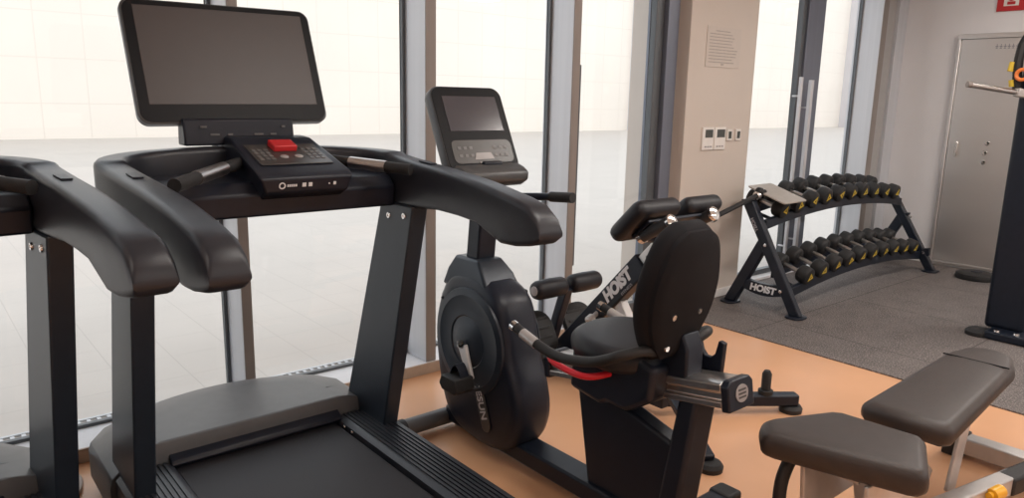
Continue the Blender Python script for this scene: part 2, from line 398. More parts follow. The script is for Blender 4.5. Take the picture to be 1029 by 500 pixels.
# deck
obj('deck_frame', MB().box(.45, 1.37, 1.26, 2.6, .045, .150), 'steel_black', T, bev=.01)
bl = MB(); prof = []
bl.loft([[(x, y, z) for x in (.615, 1.205) for (y, z) in ()] or [(.615, 1.29, .150), (1.205, 1.29, .150), (1.205, 1.29, .172), (.615, 1.29, .172)],
         [(.615, 2.50, .150), (1.205, 2.50, .150), (1.205, 2.50, .172), (.615, 2.50, .172)]])
obj('running_belt', bl, 'belt', T, bev=.004)
obj('rear_roller', MB().tube([(.61, 1.29, .125), (1.21, 1.29, .125)], .045, 16), 'belt', T)
for sgn in (1, -1):
    f = (lambda v: v) if sgn > 0 else ax
    # grooved foot rail
    pts = [(1.212, .152), (1.212, .188)]
    x = 1.235
    pts += [(1.228, .2)]
    while x < 1.36:
        pts += [(x, .2), (x+.001, .205), (x+.009, .205), (x+.010, .2)]; x += .0165
    pts += [(1.374, .2), (1.386, .188), (1.386, .115), (1.375, .10), (1.375, .152)]
    r = obj('foot_rail', MB().prism([(f(a), b) for a, b in pts], 1.25, 2.475, 'y'), 'shroud', T)
    for y in (2.36, 2.42): obj('bolt', MB().lathe((f(1.2125), y, .176), (-sgn, 0, 0), [(0, .007), (.003, .006)], 10), 'chrome', r)
    # upright
    up = MB().prism([(2.330, .05), (2.645, .05), (2.575, .25), (2.290, 1.06), (2.080, 1.06), (2.280, .25)], f(1.31), f(1.372), 'x')
    u = obj('upright', up, 'upright', T, bev=.006)
    for y, z in ((2.235, 1.012), (2.135, 1.022)): obj('bolt', MB().lathe((f(1.3095), y, z), (-sgn, 0, 0), [(0, .011), (.004, .010), (.004, .005), (.002, .004)], 12), 'chrome', u)
    # wheel foot
    obj('rubber_foot', MB().box(f(1.28), f(1.34), 1.30, 1.37, .0, .048), 'rubber', T, bev=.006)
    obj('rubber_foot', MB().box(f(1.28), f(1.34), 2.86, 2.93, .0, .048), 'rubber', T, bev=.006)
# motor hood: lofted pillow, bowed front
def hood_ring(z, ins, yr):
    pts = []; hw = .492-ins
    for k in range(17):
        t = -1+2*k/16
        x = CX + hw*t
        y = 2.90 + .155*(1-t*t) - ins*1.3 - .07*(max(0, abs(t)-.8)/.2)**2
        pts.append((x, y, z))
    pts += [(CX+hw, 2.62, z), (CX+hw, yr, z)]
    pts += [(CX-hw, yr, z), (CX-hw, 2.62, z)]
    return pts
h = MB().loft([hood_ring(.035, .012, 2.485), hood_ring(.06, 0, 2.485), hood_ring(.155, 0, 2.485), hood_ring(.19, .008, 2.485), hood_ring(.208, .03, 2.487), hood_ring(.230, .050, 2.49), hood_ring(.248, .085, 2.495), hood_ring(.262, .13, 2.50), hood_ring(.268, .17, 2.505)])
obj('motor_hood', h, 'hood', T, bev=.004, ang=50)
obj('hood_lip', MB().prism([(2.455, .19), (2.462, .205), (2.50, .228), (2.53, .232), (2.53, .12), (2.48, .12), (2.48, .178)], .60, 1.222, 'x'), 'plastic', T, bev=.004)
# loop-shaped handrail: two arms joined across the front
hwx = .4495
stations = []  # (x, y, ztop, zbot)
def arm_side(s):
    L = []
    for y, zt, zb in ((1.432,1.070,1.052),(1.450,1.108,1.034),(1.49,1.136,1.024),(1.55,1.150,1.014),(1.61,1.160,1.012),(1.66,1.168,1.030),(1.73,1.178,1.055),(1.83,1.188,1.062),(1.95,1.198,1.064),(2.07,1.206,1.056),(2.17,1.214,1.050),(2.26,1.222,1.050)):
        L.append((CX+s*(hwx-.022*max(0, (2.26-y)/.83)), y, zt, zb))
    return L
left = arm_side(-1)
R = .22; yf = 2.49
arc = [(CX-hwx+R-R*math.cos(a), yf-R+R*math.sin(a), 1.228+.014*a/(PI/2), 1.05+.02*a/(PI/2)) for a in [PI/2*k/8 for k in range(0, 9)]]
mid = [(CX-.12, yf+.012, 1.245, 1.07), (CX, yf+.015, 1.245, 1.07)]
half = left + arc + mid
path = half + [(2*CX-a, b, c, d) for a, b, c, d in reversed(half[:-1])]
rings = []
for i, (x, y, zt, zb) in enumerate(path):
    a = path[max(0, i-1)]; b = path[min(len(path)-1, i+1)]
    d = Vector((b[0]-a[0], b[1]-a[1], 0)).normalized(); n = Vector((-d.y, d.x, 0))
    hw = .0425; c = Vector((x, y, 0)); r = min(.018, (zt-zb)*.35)
    ring = []
    for qx, qz, a0 in ((1,1,0),(-1,1,PI/2),(-1,-1,PI),(1,-1,1.5*PI)):
        cx_ = qx*(hw-r); cz = (zt-r) if qz > 0 else (zb+r)
        for k in range(4):
            t = a0+PI/2*k/3
            ring.append(c + n*(cx_+r*math.cos(t)) + Vector((0, 0, cz+r*math.sin(t))))
    rings.append(ring)
obj('handrail_loop', MB().loft(rings), 'shroud', T, ang=50)
for s in (-1, 1):
    x = CX+s*(hwx-.006)
    b = obj('rail_badge', MB().prism([(2.02, 1.203), (2.09, 1.208), (2.09, 1.2125), (2.02, 1.2075)], x-.013, x+.013, 'x'), 'plastic', T, bev=.001)
# cross beam and console
obj('cross_beam', MB().prism([(2.20, 1.05), (2.19, 1.12), (2.23, 1.155), (2.46, 1.165), (2.46, 1.045)], CX-.402, CX+.402, 'x'), 'plastic', T, bev=.008)
cp = []
for y, z, w in ((2.135, 1.112, .135), (2.125, 1.158, .152), (2.150, 1.174, .155), (2.42, 1.262, .140), (2.48, 1.268, .135), (2.52, 1.262, .135), (2.52, 1.10, .14), (2.18, 1.09, .135)):
    cp.append((y+.015 if y < 2.3 else y, z+.012, w))
XC = .975
co = MB().loft([[(XC-w, y, z) for y, z, w in cp], [(XC+w, y, z) for y, z, w in cp]])
con = obj('console', co, 'plastic', T, bev=.008, seg=3)
sl = Vector((0, .27, .088)).normalized(); nrm = Vector((0, -sl.z, sl.y))
F = frame(Vector((XC, 2.2925, 1.2305)) + nrm*.0015, (1, 0, 0), sl)
def onf(F, x0, x1, y0, y1, z0, z1, mb): return mb.box(x0, x1, y0, y1, z0, z1, F)
obj('keypad_overlay', onf(F, -.118, .118, -.085, .078, -.002, .0015, MB()), 'overlay', con, bev=.003)
for sx in (-.082, .082):
    kb = MB()
    for i in range(3):
        for j in range(4): onf(F, sx-.026+i*.019, sx-.026+i*.019+.013, -.05+j*.024, -.05+j*.024+.015, .001, .0035, kb)
    obj('key_grid', kb, 'key', con, bev=.001)
for sx in (-.024, .024):
    obj('round_button', MB().lathe(F @ Vector((sx, -.03, .001)), nrm, [(0, .013), (.003, .013), (.005, .009)], 18), 'button', con)
e = obj('stop_key', onf(F, -.042, .036, .012, .070, .001, .022, MB()), 'red', con, bev=.004); e['label'] = 'red stop key on the treadmill console'
F2 = frame((XC, 2.1435, 1.148), (1, 0, 0), (0, -.010, .046))
lg = MB()
lg2 = MB()
c0 = F2 @ Vector((-.085, 0, 0)); nx = F2.to_3x3() @ Vector((0, 0, 1))
ringpts = []
lg.loft([[F2 @ Vector((-.085+rr*math.cos(2*PI*k/20), rr*math.sin(2*PI*k/20), z)) for rr, z in ((.0105, 0), (.0105, .002), (.0070, .002), (.0070, 0))] for k in range(20)], closed=True)
for k in range(5): onf(F2, -.069+k*.0065, -.0645+k*.0065, -.004, .003, 0, .002, lg)
obj('console_logo', lg, 'white_mark', con)
for a, b, h in ((-.021, -.009, .006), (-.001, .011, .006), (.066, .070, .002), (.082, .091, .005)): obj('console_mark', onf(F2, a, b, -h, h, 0, .002, MB()), 'white_mark', con)
# grips
for s, p0, p1 in ((-1, (.838, 2.335, 1.205), (.535, 1.965, 1.187)), (1, (1.125, 2.335, 1.205), (1.285, 2.05, 1.187))):
    a, b = Vector(p0), Vector(p1)
    gr = obj('grip_bar', MB().tube([a, a.lerp(b, .5), b], .0185, 14), 'rubber', T)
    obj('pulse_contact', MB().tube([a.lerp(b, .30), a.lerp(b, .72)], .0200, 14), 'steel', gr)
# monitor stand + monitor
ms = obj('monitor_stand', MB().prism([(2.475, 1.25), (2.485, 1.335), (2.54, 1.335), (2.55, 1.25)], .715, 1.08, 'x'), 'plastic', T, bev=.006)
for x, w, z in ((.775, .02, 1.310), (.81, .03, 1.285), (.86, .015, 1.285), (.955, .03, 1.285), (1.005, .02, 1.285), (1.04, .012, 1.31)): obj('stand_mark', MB().box(x-w/2, x+w/2, 2.4745, 2.479, z-.003, z+.003), 'key', ms)
MF = frame((.908, 2.505, 1.322), (1, -.012, .012), (-.012, .135, .36))
mo = MB(); out = rrect(.625, .415, .035, 6, 0, .2075)
def ring2(s, z, F=MF, o=out, cy=.2075): return [F @ Vector((p[0]*s[0], cy+(p[1]-cy)*s[1], z)) for p in o]
mo.loft([ring2((.80, .70), -.052), ring2((.97, .95), -.040), ring2((1, 1), -.028), ring2((1, 1), -.004), ring2((.988, .98), 0)])
mon = obj('monitor', mo, 'bezel_edge', T, ang=45)
obj('bezel', MB().loft([ring2((.984, .975), -.002), ring2((.980, .970), .003)]), 'bezel', mon, ang=45)
obj('screen', MB().box(-.276, .280, .062, .392, .002, .0042, MF), 'screen', mon, bev=.001)

# second treadmill, turned a little and mostly out of frame on the left
T1 = copy_tree(T); T1.location = (-.122, 2.0, 0); T1.rotation_euler = (0, 0, math.radians(5.5))
T1['label'] = 'black treadmill cut off by the left edge of the view, nearest the far left corner'
# its power cord
tag(obj('power_cord', MB().tube(smooth([(.30, 2.95, .012), (.37, 2.99, .012), (.395, 2.93, .012), (.37, 2.82, .012), (.31, 2.76, .012), (.25, 2.72, .012), (.18, 2.70, .012)], 6), .010, 8), 'cord'), 'beige power cord looped on the floor between the two treadmills', 'power cord')

# ---------------------------------------------------------------- recumbent bike
BX = 1.79
B = thing('recumbent_bike', (BX, 1.9, 0), 'black recumbent exercise bike with upright console and high mesh backrest', 'exercise bike')
# drive housing
def hp(pts): return smooth(pts + [pts[0]], 5)[:-1]
hpts = [(2.50, .62), (2.535, .50), (2.535, .38), (2.50, .22), (2.44, .10), (2.32, .045), (2.12, .04), (2.01, .10), (1.965, .22), (1.985, .34), (2.03, .44), (2.06, .56), (2.10, .66), (2.19, .715), (2.30, .735), (2.43, .715)]
H0 = hp(hpts)
def sc(p, s, c=(2.25, .40)): return (c[0]+(p[0]-c[0])*s, c[1]+(p[1]-c[1])*s)
def hr(x, s): return [(x, *sc(p, s)) for p in H0]
hm = MB().loft([hr(BX-.092, .80), hr(BX-.090, .90), hr(BX-.078, .965), hr(BX-.050, 1), hr(BX+.050, 1), hr(BX+.078, .965), hr(BX+.090, .90), hr(BX+.092, .80)])
ho = obj('drive_housing', hm, 'plastic', B, ang=50)
AY, AZ = 2.285, .460
for s in (-1, 1):
    x0 = BX+s*.089
    obj('crank_cover', MB().lathe((x0, AY-.005, AZ+.0), (s, 0, 0), [(0, .222), (.010, .218), (.014, .19), (.012, .185), (.015, .11), (.011, .105), (.016, .075), (.022, .055), (.022, .0)], 40), 'upright', ho, ang=30)
    crank = [(.021, -s*.004, -s*-.026), (.029, 0, 0), (.024, s*.026, s*.06), (.018, s*.060, s*.132)]
    cm_ = MB().loft([[(x0+s*a, AY+dy*c_+ey, AZ+ez) for a, c_ in ((.026, 1), (.042, 1), (.042, -1), (.026, -1))] for dy, ey, ez in crank])
    cr = obj('crank_arm', cm_, 'crank_alu', B, bev=.005)
    obj('crank_bolt', MB().lathe((x0+s*.038, AY, AZ), (s, 0, 0), [(0, .012), (.006, .011), (.006, .006)], 14), 'dark_lcd', cr)
    py, pz = (AY-.048, AZ-.138) if s < 0 else (AY+.048, AZ+.138)
    pe = obj('pedal', MB().prism([(py-.055, pz-.022), (py-.04, pz-.036), (py+.045, pz-.034), (py+.065, pz-.012), (py+.05, pz+.026), (py-.045, pz+.028)], x0+s*.045, x0+s*.135, 'x'), 'rubber', B, bev=.005)
    st = MB()
    ar = [(py-.045+.012*0, pz+.02)] 
    arcp = [(py-.04+.085*t, pz+.018+.055*math.sin(PI*t)) for t in [k/8 for k in range(9)]]
    inn = [(a, b-.006) for a, b in arcp]
    st.loft([[(x0+s*(.06+.04*u), *p) for p in arcp+inn[::-1]] for u in (0, 1)])
    obj('toe_strap', st, 'plastic', pe)
    obj('pedal_axle', MB().tube([(x0+s*.028, py, pz), (x0+s*.06, py, pz)], .009, 10), 'chrome', pe)
# cover screws
for y, z in ((2.47, .60), (2.50, .42), (2.44, .25), (2.12, .60)):
    obj('cover_screw', MB().lathe((BX-.0895, y, z), (-1, 0, 0), [(0, .006), (.005, .005)], 8), 'rubber', ho)
# badge plate with lettering running down the housing
pd = Vector((0, -.085, -.215)).normalized()      # reading direction, downwards
pu = Vector((0, pd.z, -pd.y)) * -1
BF = frame((BX-.0935, 2.195, .245), pd, pu)
if (BF.to_3x3() @ Vector((0, 0, 1))).x > 0: BF = frame((BX-.0935, 2.195, .245), pd, -pu)
bd = MB(); bo_ = rrect(.27, .056, .027, 6)
bd.loft([[BF @ Vector((p[0], p[1], 0)) for p in bo_], [BF @ Vector((p[0], p[1], .006)) for p in bo_]])
bp_ = obj('badge_plate', bd, 'overlay', ho, bev=.002)
text('badge_lettering', 'OESUN', .050, 'key_print', bp_, BF @ Matrix.Translation((.005, 0, .0065)), bold=.001)
# mast, console, bars
obj('mast', MB().loft([[(BX+a*.045, y+b*.04, z) for a, b in ((-1,-1),(1,-1),(1,1),(-1,1))] for y, z in ((2.36, .62), (2.33, .80), (2.29, 1.18))]), 'steel_black', B, bev=.008)
nk = MB().loft([[(BX+a*w, yc+b*d, z) for a, b in ((-1,-1),(1,-1),(1,1),(-1,1))] for yc, d, w, z in ((2.32, .16, .088, .66), (2.33, .12, .08, .735), (2.345, .075, .062, .79))])
obj('mast_collar', nk, 'upright', B, bev=.012, seg=3)
KF = frame((1.765, 2.262, 1.138), (1, 0, 0), (0, .15, .31)) @ Matrix.Diagonal((1, .90, 1, 1))
ko = rrect(.345, .40, .045, 6, 0, .20)
kr = lambda s, z: [KF @ Vector((p[0]*s[0], .2+(p[1]-.2)*s[1], z)) for p in ko]
kc = obj('console', MB().loft([kr((.8, .8), -.06), kr((.97, .97), -.05), kr((1, 1), -.035), kr((1, 1), -.004), kr((.985, .985), 0)]), 'bezel_edge', B, ang=45)
obj('bezel', MB().loft([kr((.975, .978), -.002), kr((.97, .972), .003)]), 'bezel', kc, ang=45)
obj('screen', MB().box(-.125, .135, .19, .352, .002, .005, KF), 'screen_blue', kc, bev=.001)
obj('control_panel', MB().loft([[KF @ Vector((p[0], p[1], z)) for p in rrect(.29, .105, .025, 5, .005, .095)] for z in (.002, .005)]), 'overlay', kc)
for sx in (-.115, .055):
    kk = MB()
    for i in range(3):
        for j in range(2): kk.box(sx+i*.027, sx+i*.027+.015, .07+j*.035, .07+j*.035+.013, .004, .0065, KF)
    obj('key_grid', kk, 'key', kc)
kl = MB().prism([(0, 0)]*0 or [(-.045, .058), (.05, .058), (.038, .088), (-.033, .088)], .005, .0068, 'z'); kl.b.transform(KF)
kl.box(-.025, .06, .040, .047, .004, .0068, KF)
obj('logo_patch', kl, 'button', kc)
ls = MB().prism([(-.055, .03), (.012, .035), (.045, .0), (.062, -.030), (.045, -.062), (.0, -.066), (-.04, -.05)], -.155, .160, 'x')
ls.b.transform(KF @ Matrix.Translation((0, 0, 0)) @ Matrix(((1, 0, 0, 0), (0, 0, 1, 0), (0, 1, 0, 0), (0, 0, 0, 1))))
obj('lower_shelf', ls, 'bezel_edge', kc, bev=.012, seg=3)
hb = MB().tube(smooth([(1.56, 2.13, 1.035), (1.60, 2.24, 1.03), (1.72, 2.30, 1.03), (1.86, 2.30, 1.03), (1.98, 2.25, 1.03), (2.03, 2.12, 1.04)], 5), .016, 12)
hbo = obj('console_handlebar', hb, 'steel_black', B)
for s, p in ((-1, [(1.575, 2.175, 1.034), (1.56, 2.08, 1.034)]), (1, [(2.02, 2.17, 1.036), (2.035, 2.06, 1.043)])):
    obj('grip_sleeve', MB().tube(p, .021, 12), 'rubber', hbo)
# base
obj('base_rail', MB().box(1.735, 1.845, 1.26, 2.50, .035, .105), 'steel_black', B, bev=.01)
ff = obj('front_foot', MB().tube([(1.50, 2.505, .048), (2.08, 2.505, .048)], .036, 16), 'hood', B)
for x in (1.50, 2.08): obj('end_cap', MB().tube([(x-.03, 2.505, .045), (x+.03, 2.505, .045)], .043, 16), 'rubber', ff)
rf = obj('rear_foot', MB().box(1.45, 2.13, 1.29, 1.37, .02, .085), 'steel_black', B, bev=.012)
for x in (1.46, 2.12): obj('end_cap', MB().box(x-.04, x+.04, 1.285, 1.375, .0, .092), 'rubber', rf, bev=.012)
# seat frame: front gusset and raked rear post
obj('front_gusset', MB().prism([(1.725, .47), (1.65, .08), (1.30, .08), (1.27, .36), (1.31, .385), (1.57, .455)], 1.755, 1.825, 'x'), 'steel_black', B, bev=.012)
obj('rear_post', MB().prism([(1.265, .06), (1.205, .57), (1.272, .57), (1.35, .06)], 1.735, 1.845, 'x'), 'steel_black', B, bev=.014)
# inclined aluminium slide rail
ra, rb = Vector((BX, 1.84, .482)), Vector((BX, 1.125, .603))
sr = MB()
rd = (rb-ra).normalized(); ru = Vector((0, -rd.z, rd.y)) if False else Vector((0, rd.z, -rd.y))
ru = Vector((0, 0, 1)) - rd*rd.z; ru.normalize()
prof = [(-.06, -.035), (.06, -.035), (.06, -.018), (.05, -.012), (.05, .008), (.06, .014), (.06, .034), (.045, .04), (-.045, .04), (-.06, .034), (-.06, .014), (-.05, .008), (-.05, -.012), (-.06, -.018)]
sr.loft([[c + Vector((a, 0, 0)) + ru*b for a, b in prof] for c in (ra, rb)])
sro = obj('slide_rail', sr, 'steel', B, bev=.002)
def cap(c, n, name):
    cm = MB()
    pr = [(-.062, -.045), (.062, -.045), (.062, .030), (.045, .046), (-.045, .046), (-.062, .030)]
    cm.loft([[c + rd*t + Vector((a, 0, 0)) + ru*b for a, b in pr] for t in (0, n*.028)])
    return obj(name, cm, 'plastic', sro, bev=.005)
cap(ra, -1, 'end_cap'); ec = cap(rb, 1, 'end_cap')
bf = frame(rb + rd*.0285 + ru*.002, (1, 0, 0), ru)
lo = MB(); ov = [(.030*math.cos(2*PI*k/20), .026*math.sin(2*PI*k/20)) for k in range(20)]
sgn = 1 if (bf.to_3x3() @ Vector((0, 0, 1))).y < 0 else -1
lo.loft([[bf @ Vector((p[0], p[1], z*sgn)) for p in ov] for z in (0, .0025)])
e = obj('round_badge', lo, 'button', ec)
bw = MB()
for k in (-1, 0, 1): bw.box(-.018, .018, k*.011-.0025, k*.011+.0025, sgn*.0026, sgn*.0034, bf)
obj('badge_print', bw, 'overlay', e)
# carriage, seat, backrest
obj('seat_carriage', MB().prism([(1.665, .62), (1.672, .475), (1.53, .455), (1.50, .472), (1.42, .468), (1.325, .53), (1.315, .640), (1.40, .655), (1.60, .64)], 1.665, 1.915, 'x'), 'plastic', B, bev=.02, seg=3)
so = smooth([(1.66, 1.38, 0), (1.605, 1.45, 0), (1.605, 1.56, 0), (1.66, 1.665, 0), (1.785, 1.70, 0), (1.91, 1.665, 0), (1.965, 1.56, 0), (1.965, 1.45, 0), (1.91, 1.38, 0), (1.785, 1.36, 0), (1.66, 1.38, 0)], 4)[:-1]
sm_ = MB(); pad_mesh(sm_, [(p.x-BX, p.y-1.53) for p in so], .085, Matrix.Translation((BX, 1.53, .640)) @ Matrix.Rotation(math.radians(3), 4, 'X'), e=.45, n=5)
obj('seat', sm_, 'vinyl', B, ang=60)
bk = []
for t, w in ((0, .085), (.06, .14), (.16, .195), (.28, .205), (.38, .175), (.44, .135), (.475, .07)):
    bk.append((w*.75, t*.90))
side = smooth([(a, b, 0) for a, b in bk], 5)
outl = [(p.x, p.y) for p in side] + [(-p.x, p.y) for p in reversed(side)]
BKF = frame((1.735, 1.352, .665), (-1, 0, 0), (0, -.085, .48))
if (BKF.to_3x3() @ Vector((0, 0, 1))).y < 0: pass
bm_ = MB(); pad_mesh(bm_, outl, .075, BKF @ Matrix.Translation((0, 0, 0)), e=.45, n=5)
bo = obj('backrest', bm_, 'mesh', B, ang=60)
obj('backrest_shell', MB().loft([[BKF @ Vector((p[0]*s, .22+(p[1]-.22)*s, z)) for p in outl] for s, z in ((.93, -.02), (.93, -.045), (.80, -.06))]), 'mesh', bo, ang=40)
for x, t in ((.06, .06), (.06, .16), (-.06, .06), (-.06, .16)):
    obj('bolt', MB().lathe(BKF @ Vector((x, t, -.058)), BKF.to_3x3() @ Vector((0, 0, -1)), [(0, .010), (.006, .009)], 12), 'chrome', bo)
obj('back_bracket', MB().prism([(1.34, .58), (1.25, .60), (1.252, .70), (1.275, .75), (1.31, .70), (1.36, .66)], 1.735, 1.815, 'x'), 'steel_black', B, bev=.008)
for s in (-1, 1):
    X = lambda d: BX+s*d*(1 if s < 0 else .80)
    hp_ = smooth([(X(.10), 1.325, .69), (X(.17), 1.325, .705), (X(.225), 1.355, .695), (X(.24), 1.41, .668), (X(.24), 1.48, .642), (X(.24), 1.60, .622), (X(.238), 1.70, .632), (X(.236), 1.825, .664)], 5)
    ha = obj('side_handle', MB().tube(hp_, .0165, 14), 'rubber', B)
    obj('pulse_contact', MB().tube([Vector((X(.2382), 1.715, .6345)), Vector((X(.2368), 1.785, .652))], .0180, 14), 'silver', ha)
    obj('end_plug', MB().tube([Vector((X(.236), 1.820, .6625)), Vector((X(.2358), 1.838, .667))], .0185, 14), 'chrome', ha)
lv = obj('adjust_lever', MB().tube(smooth([(1.615, 1.72, .590), (1.600, 1.685, .573), (1.598, 1.60, .564), (1.60, 1.54, .566), (1.62, 1.505, .572), (1.675, 1.49, .575)], 5), .011, 12), 'lever_red', B)
lv['label'] = 'red curved seat adjustment lever'
bh = MB()
bh.prism([(1.345, .56), (1.345, .69), (1.33, .69), (1.32, .66), (1.305, .645), (1.285, .645), (1.27, .66), (1.26, .705), (1.24, .70), (1.245, .60), (1.265, .56)], 1.885, 1.905, 'x')
bh.b.transform(Matrix.Translation((0, -.01, 0)))
obj('bottle_bracket', bh, 'plastic', B, bev=.003)
obj('bracket_arm', MB().box(1.84, 1.89, 1.255, 1.30, .57, .60), 'plastic', B, bev=.004)

# ---------------------------------------------------------------- back extension bench
HX = 2.60
E_ = thing('back_extension_bench', (HX, 2.2, 0), 'black back extension bench with ankle rollers and HOIST lettering behind the bike', 'exercise bench')
ba, bb_ = Vector((HX, 2.665, .125)), Vector((HX, 2.14, .70))
bdv = (bb_-ba).normalized()
beam = obj('main_beam', MB().bar(ba, bb_, .075, .105), 'steel_black', E_, bev=.008)
obj('chrome_slide', MB().bar(bb_-bdv*.02, bb_+bdv*.26, .052, .07), 'steel', E_, bev=.004)
ph = MB()
for k in range(5):
    ph.lathe(bb_+bdv*(.04+.042*k)+Vector((-.0262, 0, 0)), (-1, 0, 0), [(0, .008), (.001, .008)], 10)
obj('adjust_holes', ph, 'dark_lcd', E_)
TF = frame((HX-.0378, 2.278, .549), bdv, (0, bdv.z, -bdv.y))
if (TF.to_3x3() @ Vector((0, 0, 1))).x > 0: TF = frame((HX-.0378, 2.278, .549), bdv, (0, -bdv.z, bdv.y))
text('hoist_lettering', 'HOIST', .076, 'white_mark', beam, TF @ Matrix.Translation((.012, .008, 0)), shear=.15, bold=.0045, sx=1.0)
text('hoist_subtitle', 'FITNESS', .020, 'grey_mark', beam, TF @ Matrix.Translation((.05, -.040, 0)), sx=1.25)
obj('pull_pin', MB().lathe((HX-.03, 2.40, .40), (-1, -.2, -.3), [(0, .012), (.05, .012), (.05, .022), (.08, .022), (.09, .012)], 14), 'silver', E_)
obj('strut', MB().bar((HX, 2.30, .50), (HX, 2.02, .10), .05, .05), 'silver', E_, bev=.004)
obj('base_beam', MB().box(HX-.035, HX+.035, 1.97, 2.76, .045, .11), 'steel_black', E_, bev=.008)
cf = obj('front_foot', MB().box(HX-.30, HX+.30, 2.70, 2.77, .03, .10), 'steel_black', E_, bev=.008)
cr_ = obj('rear_leg', MB().bar((2.62, 2.00, .072), (3.15, 1.64, .062), .06, .055), 'steel_black', E_, bev=.008)
lr_ = obj('rear_leg', MB().bar((2.60, 2.03, .20), (2.345, 1.555, .040), .05, .035), 'steel_black', E_, bev=.006)
for i, (x, y) in enumerate(((2.345, 1.550), (3.13, 1.655), (HX-.27, 2.735), (HX+.27, 2.735))):
    obj('rubber_foot', MB().lathe((x, y, .0), (0, 0, 1), [(0, .052), (.02, .054), (.034, .044)], 20), 'rubber', (lr_, cr_, cf, cf)[i])
obj('rubber_bumper', MB().lathe((3.02, 1.728, .09), (0, 0, 1), [(0, .034), (.02, .034), (.022, .022), (.10, .022), (.115, .014)], 18), 'rubber', E_)
# ankle rollers
rp_ = obj('roller_post', MB().bar((HX, 2.76, .14), (HX, 2.65, .47), .05, .05), 'steel_black', E_, bev=.006)
for s in (-1, 1):
    a, b = HX+s*.022, HX+s*.225
    ro = obj('ankle_roller', MB().lathe((a, 2.65, .485), (s, 0, 0), [(0, .03), (.004, .042), (.02, .049), (.10, .051), (.18, .049), (.198, .042), (.203, .028)], 24), 'vinyl', E_, ang=50)
    obj('roller_cap', MB().lathe((b, 2.65, .485), (s, 0, 0), [(-.004, .024), (.004, .024), (.007, .014)], 18), 'button', ro)
# foot plates
for s in (-1, 1):
    FPm = frame((HX+s*.15, 2.69, .235), (1, 0, 0), (0, .5, .86))
    fp = MB(); oo = rrect(.21, .25, .09, 6)
    fp.loft([[FPm @ Vector((p[0], p[1], z)) for p in oo] for z in (-.02, .01)])
    for k in range(4): fp.box(-.08, .08, -.08+k*.05, -.066+k*.05, .009, .015, FPm)
    obj('foot_plate', fp, 'rubber', E_, bev=.005)
# hip pads
PD = Vector((0, -.70, .71)).normalized()
for s, x0, x1 in ((-1, 2.315, 2.590), (1, 2.650, 2.905)):
    PF = frame(((x0+x1)/2, 2.035, .925), (-1, 0, 0), PD)
    pm_ = MB(); pad_mesh(pm_, rrect(x1-x0, .225 if s < 0 else .20, .03, 4), .078, PF, e=.40, n=4)
    obj('hip_pad', pm_, 'vinyl', E_, ang=60)
obj('pad_plate', MB().box(-.22, .22, -.06, .06, -.056, -.040, frame((2.60, 2.035, .925), (-1, 0, 0), PD)), 'steel_black', E_, bev=.004)
for s in (-1, 1):
    xh = HX+s*(.19 if s < 0 else .16)
    y0 = 2.012 if s < 0 else 2.055
    a, b = Vector((xh, y0, .858)), Vector((xh, y0-.15, .943))
    hd = obj('handle', MB().tube([a, b], .027, 14), 'grip_rubber', E_)
    dv = (b-a).normalized()
    obj('handle_collar', MB().tube([a-dv*.012, a+dv*.008], .030, 14), 'chrome', hd)
    obj('handle_cap', MB().lathe(b-dv*.012, dv, [(0, .031), (.016, .032), (.022, .020)], 18), 'chrome', hd)
    obj('handle_arm', MB().tube([a-dv*.01, (xh-.05*s, y0+.025, .835), (HX+s*.03, 2.05, .82)], .014, 10), 'steel_black', E_)

# ---------------------------------------------------------------- dumbbell rack
RX0, RX1 = 4.57, 6.90
RK = thing('dumbbell_rack', ((RX0+RX1)/2, 2.7, .008), 'black two tier dumbbell rack standing on rubber flooring by the windows', 'dumbbell rack')
for i, x in enumerate((RX0, RX1)):
    o_ = .047*i
    fl = obj('front_leg', MB().prism([(2.405+o_, .02), (2.485+o_, .02), (2.925+o_, .765 if i == 0 else .70), (2.835+o_, .765 if i == 0 else .70)], x-.028, x+.028, 'x'), 'steel_black', RK, bev=.008)
    rl = obj('rear_leg', MB().prism([(2.915+o_, .02), (3.005+o_, .02), (2.765+o_, .50), (2.675+o_, .50)], x-.026, x+.026, 'x'), 'steel_black', RK, bev=.008)
    for q, y in ((fl, 2.445+o_), (rl, 2.96+o_)):
        obj('foot_plate', MB().loft([[(x+p[0], y+p[1], z) for p in rrect(.15, .12, .05, 5)] for z in (.009, .022)]), 'steel_black', q, bev=.003)
        bo = MB()
        bo.lathe((x+.045, y-.01, .022), (0, 0, 1), [(0, .012), (.006, .010)], 12)
        obj('foot_bolt', bo, 'chrome', q)
    for y, z in ((2.715, .47), (2.57, .17)): obj('leg_bolt', MB().lathe((x-.0275, y-.01, z), (-1, 0, 0), [(0, .013), (.005, .012), (.006, .006)], 12), 'chrome', fl)
    # curved label plate low between the legs
    bot = [(2.52+.045*k, .145-.035*math.sin(PI*k/8)) for k in range(9)]
    top = [(2.52+.045*k, .215-.02*math.sin(PI*k/8)) for k in range(9)]
    lp = obj('brace_plate', MB().prism(bot+top[::-1], x-.022, x+.022, 'x'), 'steel_black', RK, bev=.004)
    if i == 0:
        text('hoist_lettering', 'HOIST', .066, 'white_mark', lp, frame((x-.0225, 2.70, .158), (0, -1, -.02), (0, 0, 1)), shear=.15, bold=.003, sx=1.05)
        text('leg_lettering', 'HOIST', .035, 'grey_mark', fl, frame((x-.0285, 2.80, .60), (0, -.44, -.745), (0, .745, -.44) if False else (0, .86, -.5) ), bold=.001)
def arch(x): t = (x-RX0)/(RX1-RX0); return 4*t*(1-t)
tiers = [('upper', .085, 2.765, .590, 2.960, .640), ('lower', .085, 2.555, .135, 2.755, .195)]
